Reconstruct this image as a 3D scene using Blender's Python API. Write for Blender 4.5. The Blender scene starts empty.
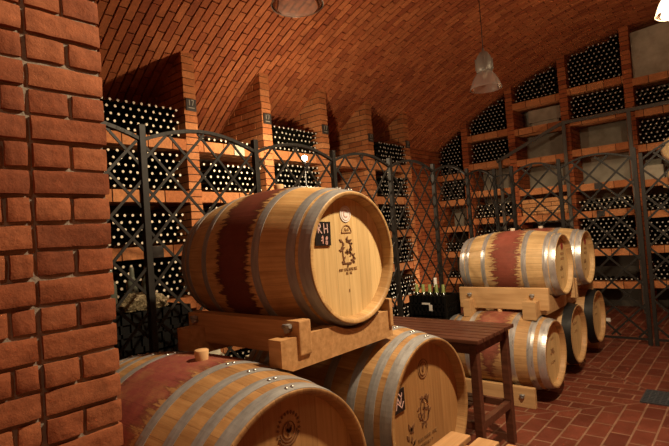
import bpy, bmesh, math, random
from mathutils import Vector, Matrix
PI = math.pi
rng = random.Random(7)
S = bpy.context.scene
COL = S.collection
FL = 1.55                      # camera height above the floor

# ------------------------------------------------------------------ materials
MATS = {}
def mat(name, color=(.5, .5, .5), rough=.6, metal=0.0, spec=.5):
    m = bpy.data.materials.new(name); m.use_nodes = True
    b = m.node_tree.nodes['Principled BSDF']
    b.inputs['Base Color'].default_value = (*color, 1)
    b.inputs['Roughness'].default_value = rough
    b.inputs['Metallic'].default_value = metal
    b.inputs['Specular IOR Level'].default_value = spec
    MATS[name] = m
    return m
class NT:
    def __init__(s, m): s.m = m; s.t = m.node_tree; s.b = s.t.nodes['Principled BSDF']
    def n(s, typ, **kw):
        nd = s.t.nodes.new(typ)
        for k, v in kw.items():
            if k.startswith('_'): setattr(nd, k[1:], v)
            else: nd.inputs[k.replace('__', ' ')].default_value = v
        return nd
    def l(s, a, b): s.t.links.new(a, b)
    def math(s, op, a, b=None, c=None, clamp=False):
        nd = s.t.nodes.new('ShaderNodeMath'); nd.operation = op; nd.use_clamp = clamp
        for i, x in enumerate((a, b, c)):
            if x is None: continue
            if isinstance(x, (int, float)): nd.inputs[i].default_value = x
            else: s.l(x, nd.inputs[i])
        return nd.outputs[0]
    def ramp(s, fac, stops):
        nd = s.t.nodes.new('ShaderNodeValToRGB'); e = nd.color_ramp.elements
        while len(e) < len(stops): e.new(.5)
        for i, (p, c) in enumerate(stops): e[i].position = p; e[i].color = (*c, 1)
        s.l(fac, nd.inputs[0]); return nd.outputs[0]
    def mix(s, fac, a, b, mode='MIX'):
        nd = s.t.nodes.new('ShaderNodeMix'); nd.data_type = 'RGBA'; nd.blend_type = mode
        for i, x in ((0, fac), (6, a), (7, b)):
            if isinstance(x, (int, float)): nd.inputs[i].default_value = x
            elif isinstance(x, tuple): nd.inputs[i].default_value = (*x, 1)
            else: s.l(x, nd.inputs[i])
        return nd.outputs[2]
    def noise(s, vec, scale, detail=4, rough=.6):
        nd = s.n('ShaderNodeTexNoise', Scale=scale, Detail=detail, Roughness=rough)
        if vec is not None: s.l(vec, nd.inputs['Vector'])
        return nd.outputs[0]
    def bump(s, h, strength=.4, dist=.01):
        nd = s.n('ShaderNodeBump', Strength=strength, Distance=dist)
        s.l(h, nd.inputs['Height']); s.l(nd.outputs[0], s.b.inputs['Normal'])
    def obj(s): return s.n('ShaderNodeTexCoord').outputs['Object']
    def scaled(s, vec, sc):
        nd = s.n('ShaderNodeMapping'); nd.inputs['Scale'].default_value = sc
        s.l(vec, nd.inputs[0]); return nd.outputs[0]
    def base(s, c): s.l(c, s.b.inputs['Base Color'])

def brick_mat(name, stops, nscale, bump, dist):
    m = mat(name, rough=.85, spec=.25); t = NT(m)
    g = t.n('ShaderNodeNewGeometry').outputs['Random Per Island']
    c = t.ramp(g, stops)
    v = t.obj(); n1 = t.noise(v, nscale, 6, .7); n2 = t.noise(v, nscale * .12, 3)
    c = t.mix(.55, c, t.ramp(n1, [(.3, (.45, .42, .4)), (.7, (1.25, 1.2, 1.15))]), 'MULTIPLY')
    c = t.mix(.5, c, t.ramp(n2, [(.3, (.6, .58, .56)), (.7, (1.2, 1.2, 1.2))]), 'MULTIPLY')
    t.base(c); t.bump(n1, bump, dist)
    return m
brick_mat('brick', [(0, (.28, .070, .026)), (.4, (.39, .112, .038)), (.8, (.46, .15, .054)), (1, (.33, .088, .030))], 38, .5, .006)
brick_mat('brick_pier', [(0, (.38, .125, .042)), (.5, (.50, .19, .07)), (1, (.58, .25, .10))], 38, .5, .006)
brick_mat('brick_tan', [(0, (.55, .26, .10)), (1, (.70, .38, .17))], 38, .4, .005)
brick_mat('brick_near', [(0, (.23, .066, .028)), (.5, (.32, .097, .040)), (1, (.39, .135, .058))], 45, .5, .006)
m = mat('mortar', (.055, .042, .032), .95, spec=.1); t = NT(m); t.bump(t.noise(t.obj(), 90), .5, .004)
mat('mortar_dark', (.018, .013, .010), .95, spec=.1)
m = mat('mortar_pale', (.30, .26, .21), .95, spec=.1); t = NT(m); t.bump(t.noise(t.obj(), 120), .7, .004)
m = mat('plaster', (.34, .30, .23), .9, spec=.2); t = NT(m)
n = t.noise(t.obj(), 5, 6); t.base(t.ramp(n, [(.3, (.29, .26, .19)), (.7, (.50, .45, .35))])); t.bump(n, .3, .01)
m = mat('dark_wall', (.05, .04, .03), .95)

# floor: quarry tiles laid in courses, mitred around the drain
DRX, DRY = -.62, 4.84
m = mat('floor_tiles', rough=.5, spec=.4); t = NT(m)
pos = t.n('ShaderNodeNewGeometry').outputs['Position']
sx = t.n('ShaderNodeSeparateXYZ'); t.l(pos, sx.inputs[0])
dx = t.math('SUBTRACT', sx.outputs[0], DRX); dy = t.math('SUBTRACT', sx.outputs[1], DRY)
side = t.math('GREATER_THAN', t.math('ABSOLUTE', dx), t.math('ABSOLUTE', dy))
def lerp(a, b): return t.math('ADD', a, t.math('MULTIPLY', side, t.math('SUBTRACT', b, a)))
cu = lerp(dy, dx); cv = lerp(dx, dy)
cb = t.n('ShaderNodeCombineXYZ'); t.l(cu, cb.inputs[0]); t.l(cv, cb.inputs[1])
bt = t.n('ShaderNodeTexBrick', Scale=1.0); bt.offset = .5
bt.inputs['Brick Width'].default_value = .262; bt.inputs['Row Height'].default_value = .138
bt.inputs['Mortar Size'].default_value = .0075; bt.inputs['Mortar Smooth'].default_value = .2
bt.inputs['Color1'].default_value = (.115, .025, .013, 1); bt.inputs['Color2'].default_value = (.18, .044, .022, 1)
bt.inputs['Mortar'].default_value = (.26, .14, .085, 1)
t.l(cb.outputs[0], bt.inputs['Vector'])
diag = t.math('ABSOLUTE', t.math('SUBTRACT', t.math('ABSOLUTE', dx), t.math('ABSOLUTE', dy)))
seam = t.math('LESS_THAN', diag, .008)
n = t.noise(pos, 7, 5)
c = t.mix(seam, bt.outputs[0], (.22, .12, .075))
c = t.mix(.6, c, t.ramp(n, [(.3, (.62, .6, .6)), (.72, (1.25, 1.2, 1.2))]), 'MULTIPLY')
t.base(c)
t.l(t.ramp(n, [(.3, (.38,) * 3), (.7, (.62,) * 3)]), t.b.inputs['Roughness'])
t.bump(t.math('SUBTRACT', t.math('MULTIPLY', t.noise(pos, 60), .25), bt.outputs['Fac']), .5, .004)

def wood(name, dark, light, rough=.55, gs=(1.5, 24, 24), bump=.15, spec=.3):
    m = mat(name, rough=rough, spec=spec); t = NT(m); v = t.obj()
    oi = t.n('ShaderNodeObjectInfo').outputs['Random']
    w = t.n('ShaderNodeVectorMath', _operation='ADD'); t.l(t.scaled(v, gs), w.inputs[0]); t.l(t.math('MULTIPLY', oi, 37.0), w.inputs[1])
    n = t.noise(w.outputs[0], 1.6, 8, .65); n2 = t.noise(v, 2.5, 3)
    c = t.ramp(n, [(.3, dark), (.68, light)])
    c = t.mix(.5, c, t.ramp(n2, [(.3, (.72, .70, .68)), (.7, (1.12, 1.1, 1.1))]), 'MULTIPLY')
    t.base(c); t.bump(n, bump, .004); return m
wood('beam_wood', (.36, .185, .068), (.60, .345, .15))
wood('pine', (.48, .28, .12), (.66, .43, .21))
wood('bench_wood', (.40, .215, .09), (.56, .325, .15), gs=(24, 1.5, 24))
wood('table_wood', (.06, .020, .011), (.15, .055, .030), rough=.38, spec=.5)
wood('cream_board', (.42, .36, .24), (.58, .50, .35))

def barrel_mats(name, dark, light, N, stain, x0, hw, drape, scol, jag, patch=.4):
    m = mat(name, rough=.5, spec=.35); t = NT(m); v = t.obj()
    s = t.n('ShaderNodeSeparateXYZ'); t.l(v, s.inputs[0])
    x, y, z = s.outputs
    ang = t.math('ARCTAN2', y, z)                       # 0 at the bung, on top
    st = t.math('MULTIPLY', t.math('ADD', ang, PI), N / (2 * PI))
    idx = t.math('FLOOR', st); fr = t.math('FRACT', st)
    wn = t.n('ShaderNodeTexWhiteNoise', _noise_dimensions='1D'); t.l(idx, wn.inputs['W'])
    cb = t.n('ShaderNodeCombineXYZ'); t.l(t.math('MULTIPLY', x, 2.2), cb.inputs[0]); t.l(t.math('MULTIPLY', ang, 14), cb.inputs[1]); t.l(t.math('MULTIPLY', idx, 3.7), cb.inputs[2])
    n = t.noise(cb.outputs[0], 1.5, 8, .65)
    c = t.ramp(n, [(.3, dark), (.7, light)])
    c = t.mix(.65, c, t.ramp(wn.outputs['Value'], [(0, (.66, .60, .54)), (.5, (.95, .93, .9)), (1, (1.15, 1.13, 1.08))]), 'MULTIPLY')
    c = t.mix(.45, c, t.ramp(t.noise(v, 7, 5), [(.32, (.55, .48, .42)), (.62, (1.1, 1.1, 1.1))]), 'MULTIPLY')
    edge = t.math('MINIMUM', fr, t.math('SUBTRACT', 1, fr))
    joint = t.math('LESS_THAN', edge, .018)
    c = t.mix(t.math('MULTIPLY', joint, .3), c, (.06, .03, .015))
    if stain:
        # jagged wine stain around the bung, running down the staves
        cb2 = t.n('ShaderNodeCombineXYZ'); t.l(t.math('MULTIPLY', x, 4.0), cb2.inputs[0]); t.l(t.math('MULTIPLY', ang, 8.5), cb2.inputs[1])
        j = t.math('MULTIPLY', t.math('SUBTRACT', t.noise(cb2.outputs[0], 1.7, 9, .72), .5), jag)
        aa = t.math('ABSOLUTE', ang)
        w = t.math('SUBTRACT', hw, t.math('MULTIPLY', t.math('POWER', aa, 2.0), drape))
        d = t.math('SUBTRACT', t.math('ADD', w, j), t.math('ABSOLUTE', t.math('SUBTRACT', x, x0)))
        k = t.math('MULTIPLY', t.math('MULTIPLY', d, 45, clamp=True), t.math('MULTIPLY', t.math('ADD', t.noise(v, 9, 6, .7), patch), 2.2, clamp=True))
        dk = t.math('MULTIPLY', t.math('SUBTRACT', .035, t.math('ABSOLUTE', t.math('SUBTRACT', d, .02))), 30, clamp=True)
        sc = t.mix(t.noise(v, 14, 5), scol, tuple(q * 2.0 for q in scol))
        sc = t.mix(t.math('MULTIPLY', dk, .6), sc, tuple(q * .35 for q in scol))
        c = t.mix(t.math('MULTIPLY', k, .93), c, sc)
    t.base(c); t.bump(t.math('SUBTRACT', n, t.math('MULTIPLY', joint, 1.0)), .25, .004)
    return m
barrel_mats('oak_tan', (.42, .24, .092), (.64, .42, .185), 34, True, .03, .125, .003, (.07, .011, .010), .26, .25)
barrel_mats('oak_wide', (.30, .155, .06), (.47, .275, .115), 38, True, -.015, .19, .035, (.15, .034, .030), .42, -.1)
barrel_mats('oak_plain', (.34, .18, .068), (.52, .315, .135), 36, False, 0, 0, 0, (0, 0, 0), 0)
barrel_mats('oak_pale', (.53, .34, .15), (.75, .54, .28), 30, True, .02, .15, .005, (.17, .036, .028), .48, .1)
barrel_mats('oak_old', (.42, .235, .10), (.62, .40, .19), 30, True, 0, .16, .03, (.17, .045, .032), .35, -.06)

def head_mat(name, dark, light):
    m = mat(name, rough=.45, spec=.35); t = NT(m); v = t.obj()
    s = t.n('ShaderNodeSeparateXYZ'); t.l(v, s.inputs[0])
    st = t.math('MULTIPLY', s.outputs[1], 13.0); idx = t.math('FLOOR', st); fr = t.math('FRACT', st)
    wn = t.n('ShaderNodeTexWhiteNoise', _noise_dimensions='1D'); t.l(idx, wn.inputs['W'])
    n = t.noise(t.scaled(v, (20, 42, 2.2)), 1.5, 8, .65)
    c = t.ramp(n, [(.3, dark), (.7, light)])
    c = t.mix(.55, c, t.ramp(wn.outputs['Value'], [(0, (.78, .73, .68)), (1, (1.1, 1.08, 1.05))]), 'MULTIPLY')
    e = t.math('MINIMUM', fr, t.math('SUBTRACT', 1, fr)); jn = t.math('LESS_THAN', e, .013)
    c = t.mix(t.math('MULTIPLY', jn, .4), c, (.1, .05, .02))
    t.base(c); t.bump(n, .1, .003); return m
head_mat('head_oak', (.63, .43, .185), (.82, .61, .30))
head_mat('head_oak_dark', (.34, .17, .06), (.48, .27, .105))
def metal(name, c1, c2, rough, metalness=.85):
    m = mat(name, c1, rough, metalness); t = NT(m); v = t.obj()
    n = t.noise(t.scaled(v, (14, 3, 3)), 4, 6); t.base(t.ramp(n, [(.3, c1), (.7, c2)]))
    t.l(t.ramp(n, [(.3, (rough - .08,) * 3), (.7, (rough + .1,) * 3)]), t.b.inputs['Roughness']); return m
metal('hoop_steel', (.25, .247, .24), (.37, .365, .355), .5, .35)
metal('hoop_bright', (.48, .475, .46), (.66, .65, .63), .33, .6)
metal('hoop_black', (.006, .0055, .0055), (.011, .010, .010), .5, 0); MATS['hoop_black'].node_tree.nodes['Principled BSDF'].inputs['Specular IOR Level'].default_value = .22
metal('iron', (.011, .0095, .008), (.021, .018, .015), .55, .0); MATS['iron'].node_tree.nodes['Principled BSDF'].inputs['Specular IOR Level'].default_value = .3
metal('rail_steel', (.065, .058, .048), (.10, .09, .075), .5, .4)
mat('rivet', (.6, .58, .55), .3, .9)
mat('cork', (.62, .38, .18), .8)
mat('pale_bung', (.66, .55, .42), .7)
mat('plate_black', (.012, .01, .01), .4)
mat('chalk', (.70, .46, .42), .8); mat('chalk_red', (.72, .40, .35), .8)
mat('white_sticker', (.80, .78, .74), .5); mat('sticker_print', (.62, .36, .30), .6)
mat('branded', (.18, .078, .028), .8); mat('branded_soft', (.33, .185, .075), .8)
mat('red_print', (.35, .035, .03), .6)
mat('bottle_glass', (.006, .006, .004), .18, spec=.5)
mat('capsule_cream', (.86, .76, .58), .45); mat('capsule_grey', (.55, .50, .43), .4)
mat('black_plastic', (.004, .004, .004), .5, spec=.25)
mat('green_capsule', (.24, .30, .09), .35); mat('label_white', (.7, .68, .62), .6)
m = mat('foil', (.30, .24, .14), .35, .8); t = NT(m); t.bump(t.noise(t.obj(), 45, 6, .8), 1, .02)
m = mat('sack', (.5, .46, .35), .9); t = NT(m); t.bump(t.noise(t.obj(), 25), .6, .01)
mat('lamp_metal', (.30, .29, .26), .45, .3); mat('cord_black', (.015, .013, .012), .6)
mat('plaque_dark', (.035, .03, .026), .45); mat('plaque_mark', (.30, .27, .22), .5); mat('plaque_pale', (.42, .42, .30), .5)
m = mat('mat_metal', (.06, .065, .075), .6, .3)
mat('glass_clear', (.10, .11, .085), .12)
def glass(name, scat=.5):
    m = bpy.data.materials.new(name); m.use_nodes = True; t = m.node_tree; t.nodes.clear()
    o = t.nodes.new('ShaderNodeOutputMaterial'); tr = t.nodes.new('ShaderNodeBsdfTransparent'); gl = t.nodes.new('ShaderNodeBsdfGlossy')
    tl = t.nodes.new('ShaderNodeBsdfTranslucent'); df = t.nodes.new('ShaderNodeBsdfDiffuse'); fr = t.nodes.new('ShaderNodeLayerWeight'); fr.inputs[0].default_value = .25
    tr.inputs[0].default_value = (.96, .92, .88, 1); gl.inputs[0].default_value = (.9, .85, .8, 1); gl.inputs['Roughness'].default_value = .08
    tl.inputs[0].default_value = (.8, .72, .66, 1); df.inputs[0].default_value = (.8, .72, .66, 1)
    ms = [t.nodes.new('ShaderNodeMixShader') for _ in range(3)]
    ms[0].inputs[0].default_value = .5; t.links.new(tl.outputs[0], ms[0].inputs[1]); t.links.new(df.outputs[0], ms[0].inputs[2])
    ms[1].inputs[0].default_value = scat; t.links.new(tr.outputs[0], ms[1].inputs[1]); t.links.new(ms[0].outputs[0], ms[1].inputs[2])
    t.links.new(fr.outputs['Fresnel'], ms[2].inputs[0]); t.links.new(ms[1].outputs[0], ms[2].inputs[1]); t.links.new(gl.outputs[0], ms[2].inputs[2])
    t.links.new(ms[2].outputs[0], o.inputs[0]); MATS[name] = m
glass('lamp_glass', .42); glass('lamp_glass_lit', .22)
def emit(name, col, st):
    m = mat(name, col, .5); b = m.node_tree.nodes['Principled BSDF']
    b.inputs['Emission Color'].default_value = (*col, 1); b.inputs['Emission Strength'].default_value = st
emit('bulb_on', (1, .82, .58), 40); emit('bulb_dim', (.35, .28, .22), .25); emit('bulb_off', (.7, .62, .52), 0)

# ------------------------------------------------------------------ mesh helpers
class MB:
    def __init__(s): s.v = []; s.f = []; s.mi = []; s.sm = []
    def add(s, vs, fs, mi=0, smooth=False):
        o = len(s.v); s.v += [tuple(p) for p in vs]
        for f in fs: s.f.append([i + o for i in f]); s.mi.append(mi); s.sm.append(smooth)
    BOXF = [(0, 1, 2, 3), (7, 6, 5, 4), (0, 4, 5, 1), (1, 5, 6, 2), (2, 6, 7, 3), (3, 7, 4, 0)]
    def box(s, x0, x1, y0, y1, z0, z1, mi=0, M=None):
        vs = [(x0, y0, z0), (x0, y1, z0), (x1, y1, z0), (x1, y0, z0), (x0, y0, z1), (x0, y1, z1), (x1, y1, z1), (x1, y0, z1)]
        if M is not None: vs = [M @ Vector(p) for p in vs]
        s.add(vs, s.BOXF, mi)
    def bevbox(s, x0, x1, y0, y1, z0, z1, b=.004, mi=0, M=None):
        bm = bmesh.new(); r = bmesh.ops.create_cube(bm, size=1)
        for v in bm.verts: v.co = Vector((x0 + (v.co.x + .5) * (x1 - x0), y0 + (v.co.y + .5) * (y1 - y0), z0 + (v.co.z + .5) * (z1 - z0)))
        bmesh.ops.bevel(bm, geom=bm.edges[:], offset=b, segments=2, affect='EDGES', profile=.6)
        s.frombm(bm, mi, M); bm.free()
    def frombm(s, bm, mi=0, M=None, smooth=False):
        bm.verts.index_update()
        s.add([(M @ v.co if M is not None else v.co.copy()) for v in bm.verts], [[v.index for v in f.verts] for f in bm.faces], mi, smooth)
    def lathe(s, prof, seg=24, axis='Z', mi=0, M=None, cap0=False, cap1=False, smooth=True):
        # prof: (a along the axis, r)
        vs = []; fs = []
        for a, r in prof:
            for k in range(seg):
                q = 2 * PI * k / seg; c, d = r * math.cos(q), r * math.sin(q)
                p = {'Z': (c, d, a), 'X': (a, c, d), 'Y': (d, a, c)}[axis]
                vs.append(M @ Vector(p) if M is not None else p)
        for i in range(len(prof) - 1):
            for k in range(seg):
                k2 = (k + 1) % seg
                fs.append((i * seg + k, i * seg + k2, (i + 1) * seg + k2, (i + 1) * seg + k))
        s.add(vs, fs, mi, smooth)
        o = len(s.v) - len(vs)
        if cap0: s.f.append([o + k for k in range(seg)][::-1]); s.mi.append(mi); s.sm.append(False)
        if cap1: s.f.append([o + (len(prof) - 1) * seg + k for k in range(seg)]); s.mi.append(mi); s.sm.append(False)
    def tube(s, pts, r, seg=8, mi=0, closed=False):
        pts = [Vector(p) for p in pts]; n = len(pts); rings = []
        for i, p in enumerate(pts):
            a = pts[i - 1] if (i > 0 or closed) else p; b = pts[(i + 1) % n] if (i < n - 1 or closed) else p
            d = (b - a).normalized(); u = d.cross(Vector((0, 0, 1)) if abs(d.z) < .9 else Vector((1, 0, 0))).normalized(); w = d.cross(u)
            rings.append([p + (u * math.cos(2 * PI * k / seg) + w * math.sin(2 * PI * k / seg)) * r for k in range(seg)])
        vs = [q for ring in rings for q in ring]; fs = []
        for i in range(n if closed else n - 1):
            j = (i + 1) % n
            for k in range(seg):
                k2 = (k + 1) % seg; fs.append((i * seg + k, i * seg + k2, j * seg + k2, j * seg + k))
        s.add(vs, fs, mi, True)
        if not closed:
            o = len(s.v) - len(vs)
            s.f.append([o + k for k in range(seg)][::-1]); s.mi.append(mi); s.sm.append(False)
            s.f.append([o + (n - 1) * seg + k for k in range(seg)]); s.mi.append(mi); s.sm.append(False)
    def bar(s, a, b, w, th, nrm, mi=0):
        # flat bar from a to b: width w in the plane, thickness th along nrm
        a, b, nrm = Vector(a), Vector(b), Vector(nrm)
        d = (b - a); L = d.length; d.normalize(); u = nrm.cross(d).normalized()
        M = Matrix((( *d, 0), (*u, 0), (*nrm, 0), (0, 0, 0, 1))).transposed(); M = Matrix.Translation(a) @ M
        s.box(0, L, -w / 2, w / 2, -th / 2, th / 2, mi, M)
    def prism(s, poly, e0, e1, plane='YZ', mi=0):
        n = len(poly)
        def P(p, e): return {'YZ': (e, p[0], p[1]), 'XZ': (p[0], e, p[1]), 'XY': (p[0], p[1], e)}[plane]
        s.add([P(p, e0) for p in poly] + [P(p, e1) for p in poly],
              [list(range(n)), list(range(2 * n - 1, n - 1, -1))] + [(i, n + i, n + (i + 1) % n, (i + 1) % n) for i in range(n)], mi)
    def build(s, name, mats, parent=None, loc=None):
        me = bpy.data.meshes.new(name); me.from_pydata(s.v, [], s.f)
        if isinstance(mats, str): mats = [mats]
        for m in mats: me.materials.append(MATS[m])
        me.polygons.foreach_set('material_index', s.mi); me.polygons.foreach_set('use_smooth', s.sm)
        bm = bmesh.new(); bm.from_mesh(me); bmesh.ops.recalc_face_normals(bm, faces=bm.faces); bm.to_mesh(me); bm.free()
        me.update()
        o = bpy.data.objects.new(name, me); COL.objects.link(o)
        if parent is not None: o.parent = parent
        if loc is not None: o.location = loc
        return o
def tag(o, label=None, cat=None, group=None, kind=None):
    if label: o['label'] = label
    if cat: o['category'] = cat
    if group: o['group'] = group
    if kind: o['kind'] = kind
    return o
def thing(name, label, cat, loc=(0, 0, 0), group=None, rz=0):
    o = bpy.data.objects.new(name, None); COL.objects.link(o); o.location = loc; o.rotation_euler = (0, 0, rz); o.empty_display_size = .1
    return tag(o, label, cat, group)
def structure(o, label, cat): return tag(o, label, cat, None, 'structure')

# ------------------------------------------------------------------ camera (fitted to the photograph)
F_PX = 484.652; YAW, PIT, ROLL = .7107971, .0287205, -.0716622
Fv = Vector((-math.sin(YAW) * math.cos(PIT), math.cos(YAW) * math.cos(PIT), math.sin(PIT)))
R0 = Vector((math.cos(YAW), math.sin(YAW), 0)); U0 = R0.cross(Fv)
Rv = R0 * math.cos(ROLL) + U0 * math.sin(ROLL); Uv = U0 * math.cos(ROLL) - R0 * math.sin(ROLL)
CAM = Vector((0, 0, FL))
cd = bpy.data.cameras.new('camera'); cam = bpy.data.objects.new('camera', cd); COL.objects.link(cam)
cd.sensor_width = 36; cd.lens = F_PX * 36 / 669; cd.clip_start = .05
cam.matrix_world = Matrix.Translation(CAM) @ Matrix(((*Rv, 0), (*Uv, 0), (*(-Fv), 0), (0, 0, 0, 1))).transposed()
S.camera = cam
def project(p):
    d = Vector(p) - CAM; z = d.dot(Fv)
    if z < .05: return None
    return 334.5 + F_PX * d.dot(Rv) / z, 223 - F_PX * d.dot(Uv) / z

# ------------------------------------------------------------------ the cellar
VX, VZ, VR = -.391, -4.402 + FL, 7.497          # vault: circle in the X-Z plane
def vz(x): return VZ + math.sqrt(max(VR * VR - (x - VX) ** 2, 0))
XL, XB = -4.28, -5.15                            # front of the left racks, wall behind them
YE, YB = 9.0, 9.62                               # front of the end racks, wall behind them
XR, YF = 4.37, -2.6
FP, FY0 = 1.0349, 2.837                          # fin pitch, centre of the fin with the first plaque

# floor
b = MB(); b.box(XB - .2, XR + .2, YF, YB + .1, -.1, 0); structure(b.build('floor', 'floor_tiles'), 'dark red quarry tile floor with pale joints', 'floor')

# ceiling: brick barrel vault, courses laid around the arch
b = MB(); a0 = math.acos((XB - .15 - VX) / VR); a1 = math.acos((XR + .05 - VX) / VR)
def vp(a, r, y): return (VX + r * math.cos(a), y, VZ + r * math.sin(a))
ns = 60
for i in range(ns):
    p, q = a0 + (a1 - a0) * i / ns, a0 + (a1 - a0) * (i + 1) / ns
    b.add([vp(p, VR + .019, YF), vp(p, VR + .019, YB), vp(q, VR + .019, YB), vp(q, VR + .019, YF)], [(0, 1, 2, 3)], 0)
cw, bl, jt, jc = .084, .238, .015, .010
row = 0; y = YF
while y < YB:
    s0 = (row % 2) * bl * .5 + rng.uniform(-.02, .02) - bl; tot = (a0 - a1) * VR; s = s0
    while s < tot:
        e = s + bl; p, q = a0 - max(s + jc / 2, 0) / VR, a0 - min(e - jc / 2, tot) / VR
        if p - q > .004 and vp(q, VR, 0)[0] > XB - .1:
            r0 = VR + rng.uniform(-.004, .003); ya, yb = y + jt / 2, min(y + cw - jt / 2, YB)
            vs = [vp(p, r0, ya), vp(p, r0, yb), vp(q, r0, yb), vp(q, r0, ya), vp(p, VR + .07, ya), vp(p, VR + .07, yb), vp(q, VR + .07, yb), vp(q, VR + .07, ya)]
            b.add(vs, MB.BOXF, 1)
        s = e
    y += cw; row += 1
structure(b.build('ceiling', ['mortar_dark', 'brick']), 'barrel vault of orange brick courses curving over the cellar', 'ceiling')

def brick_row(b, axis, u0, u1, fixed0, fixed1, z0, z1, off=0.0, L=.255, jt=.010, mi=1, jit=.003):
    """one course of bricks along X or Y between u0 and u1"""
    u = u0 - off
    while u < u1 - .005:
        a, c = max(u + jt / 2, u0), min(u + L - jt / 2, u1)
        if c - a > .012:
            j = rng.uniform(-jit, jit)
            if axis == 'X': b.box(a, c, fixed0 + j, fixed1 + j, z0, z1, mi)
            else: b.box(fixed0 + j, fixed1 + j, a, c, z0, z1, mi)
        u += L

# left wall (back of the racks) with its piers and shelves
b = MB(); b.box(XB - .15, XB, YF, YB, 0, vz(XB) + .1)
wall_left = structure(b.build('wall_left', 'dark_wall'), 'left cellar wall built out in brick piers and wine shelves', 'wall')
COURSE = .0765
def glyph(b, strokes, o, uy, uz, w, nrm, th=.0015):
    for st in strokes:
        for p, q in zip(st, st[1:]):
            P = [Vector(o) + Vector(uy) * r[0] + Vector(uz) * r[1] for r in (p, q)]
            b.bar(P[0], P[1], w, th, nrm)
TH = .142
SL = [1.04 - .53 * k + FL for k in range(5)]     # left shelf heights (centre of slab)
for i in range(-1, 5):
    yc = FY0 + i * FP; b = MB(); z = 0; k = 0
    b.prism([(XB, 0), (XL - .012, 0), (XL - .012, vz(XL) + .0), (XB, vz(XB))], yc - TH / 2 + .009, yc + TH / 2 - .009, 'XZ', 0)
    while z < vz(XL) + .02:
        u = XL; first = True
        L0 = .25 if k % 2 else .125
        while u > XB:
            L = L0 if first else .25; first = False
            c = max(u - L + .010, XB)
            if z < vz(u) + .03:
                j = rng.uniform(-.003, .003)
                zt = z + COURSE - .010
                b.box(c, u + j, yc - TH / 2 + j, yc + TH / 2 + j, z, zt, 1)
            u -= L
        z += COURSE; k += 1
    pier = b.build('brick_pier', ['mortar', 'brick_pier'], wall_left)
    if i >= 0:
        b = MB(); b.bevbox(XL, XL + .016, yc - .055, yc + .062, 1.395 + FL + .0, 1.395 + FL + .125, .003); pq = b.build('plaque', 'plaque_dark', pier)
        tag(pq, 'small dark number plate')
        b = MB(); o = (XL + .017, yc + .003, 1.395 + FL)
        glyph(b, [[(-.022, .055), (-.022, .11)], [(.0, .11), (.028, .11), (.012, .055)], [(-.035, .03), (.035, .03)]], o, (0, 1, 0), (0, 0, 1), .009, (1, 0, 0)); b.build('marking', 'plaque_mark', pq)
ST = .112
def shelf(parent, axis, u0, u1, front, back, zc):
    b = MB(); off = rng.uniform(0, .2)
    if axis == 'Y': b.box(back, front - .012, u0, u1, zc - ST / 2 + .008, zc + ST / 2 - .004, 0)
    else: b.box(u0, u1, front + .012, back, zc - ST / 2 + .008, zc + ST / 2 - .004, 0)
    sgn = -1 if axis == 'Y' else 1
    for d in range(3):
        f0, f1 = front + sgn * d * .13, front + sgn * (d * .13 + .12)
        brick_row(b, axis, u0, u1, min(f0, f1), max(f0, f1), zc - ST / 2, zc + ST / 2, (off + d * .12) % .25)
    return b.build('brick_shelf', ['mortar', 'brick_pier'], parent)
LB_BAYS = [(FY0 + i * FP + TH / 2, FY0 + (i + 1) * FP - TH / 2) for i in range(-2, 4)]
shelf_plates = {}
for n, (y0, y1) in enumerate(LB_BAYS):
    for k, z in enumerate(SL):
        sh = shelf(wall_left, 'Y', y0, y1, XL - .004, XL - .42, z)
        shelf_plates[(n, k)] = sh
XI = -4.86
b = MB(); y0 = FY0 + 4 * FP + TH / 2; z = 0; k = 0
b.box(XB, XI - .012, y0, YB, 0, vz(XI) + .02, 0)
while z < vz(XI) + .04:
    brick_row(b, 'Y', y0, YB, XI - .1, XI, z, z + COURSE - .010, (k % 2) * .125); z += COURSE; k += 1
b.build('brick_infill', ['mortar', 'brick'], wall_left)
def small_plate(parent, x0, x1, y0, y1, z0, z1, m, txt=None):
    b = MB(); b.bevbox(x0, x1, y0, y1, z0, z1, .003); return b.build('plaque', m, parent)
# pale plate on the upper shelf of the second bay and a dark one lower in the first bay
p = small_plate(shelf_plates[(2, 0)], XL - .006, XL + .008, 3.36, 3.50, SL[0] - .06, SL[0] + .055, 'plaque_pale')
b = MB(); glyph(b, [[(-.03, .03), (0, .05), (.03, .03), (0, 0), (-.03, .03)], [(-.045, -.03), (.045, -.03)]], (XL + .0085, 3.43, SL[0]), (0, 1, 0), (0, 0, 1), .008, (1, 0, 0)); b.build('marking', 'plaque_mark', p)
small_plate(shelf_plates[(1, 2)], XL - .006, XL + .008, 2.32, 2.44, SL[2] - .055, SL[2] + .055, 'plaque_dark')

# end wall with piers and shelves
b = MB(); b.box(XB - .15, XR + .1, YB, YB + .12, 0, vz(VX) + .1)
wall_back = structure(b.build('wall_back', 'plaster'), 'end wall of the cellar with brick racks for wine', 'wall')
b = MB(); b.box(XB, XR, YB - .03, YB, 0, FL - .03); b.build('shade_panel', 'dark_wall', wall_back)  # dark sheet standing in for the shade behind the lower end bays
EP = [-4.27, -3.34, -2.39, -1.42, -.46]; EW = .128
for xl in EP:
    b = MB(); xc = xl + EW / 2; b.box(xl + .009, xl + EW - .009, YE + .012, YB, 0, vz(xc) + .02, 0); z = 0; k = 0
    while z < vz(xc) + .02:
        u = YE; first = True
        while u < YB:
            L = (.25 if k % 2 else .125) if first else .25; first = False; j = rng.uniform(-.003, .003)
            b.box(xl + j, xl + EW + j, u + j, min(u + L - .010, YB), z, z + COURSE - .010, 1); u += L
        z += COURSE; k += 1
    b.build('brick_pier', ['mortar', 'brick'], wall_back)
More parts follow.
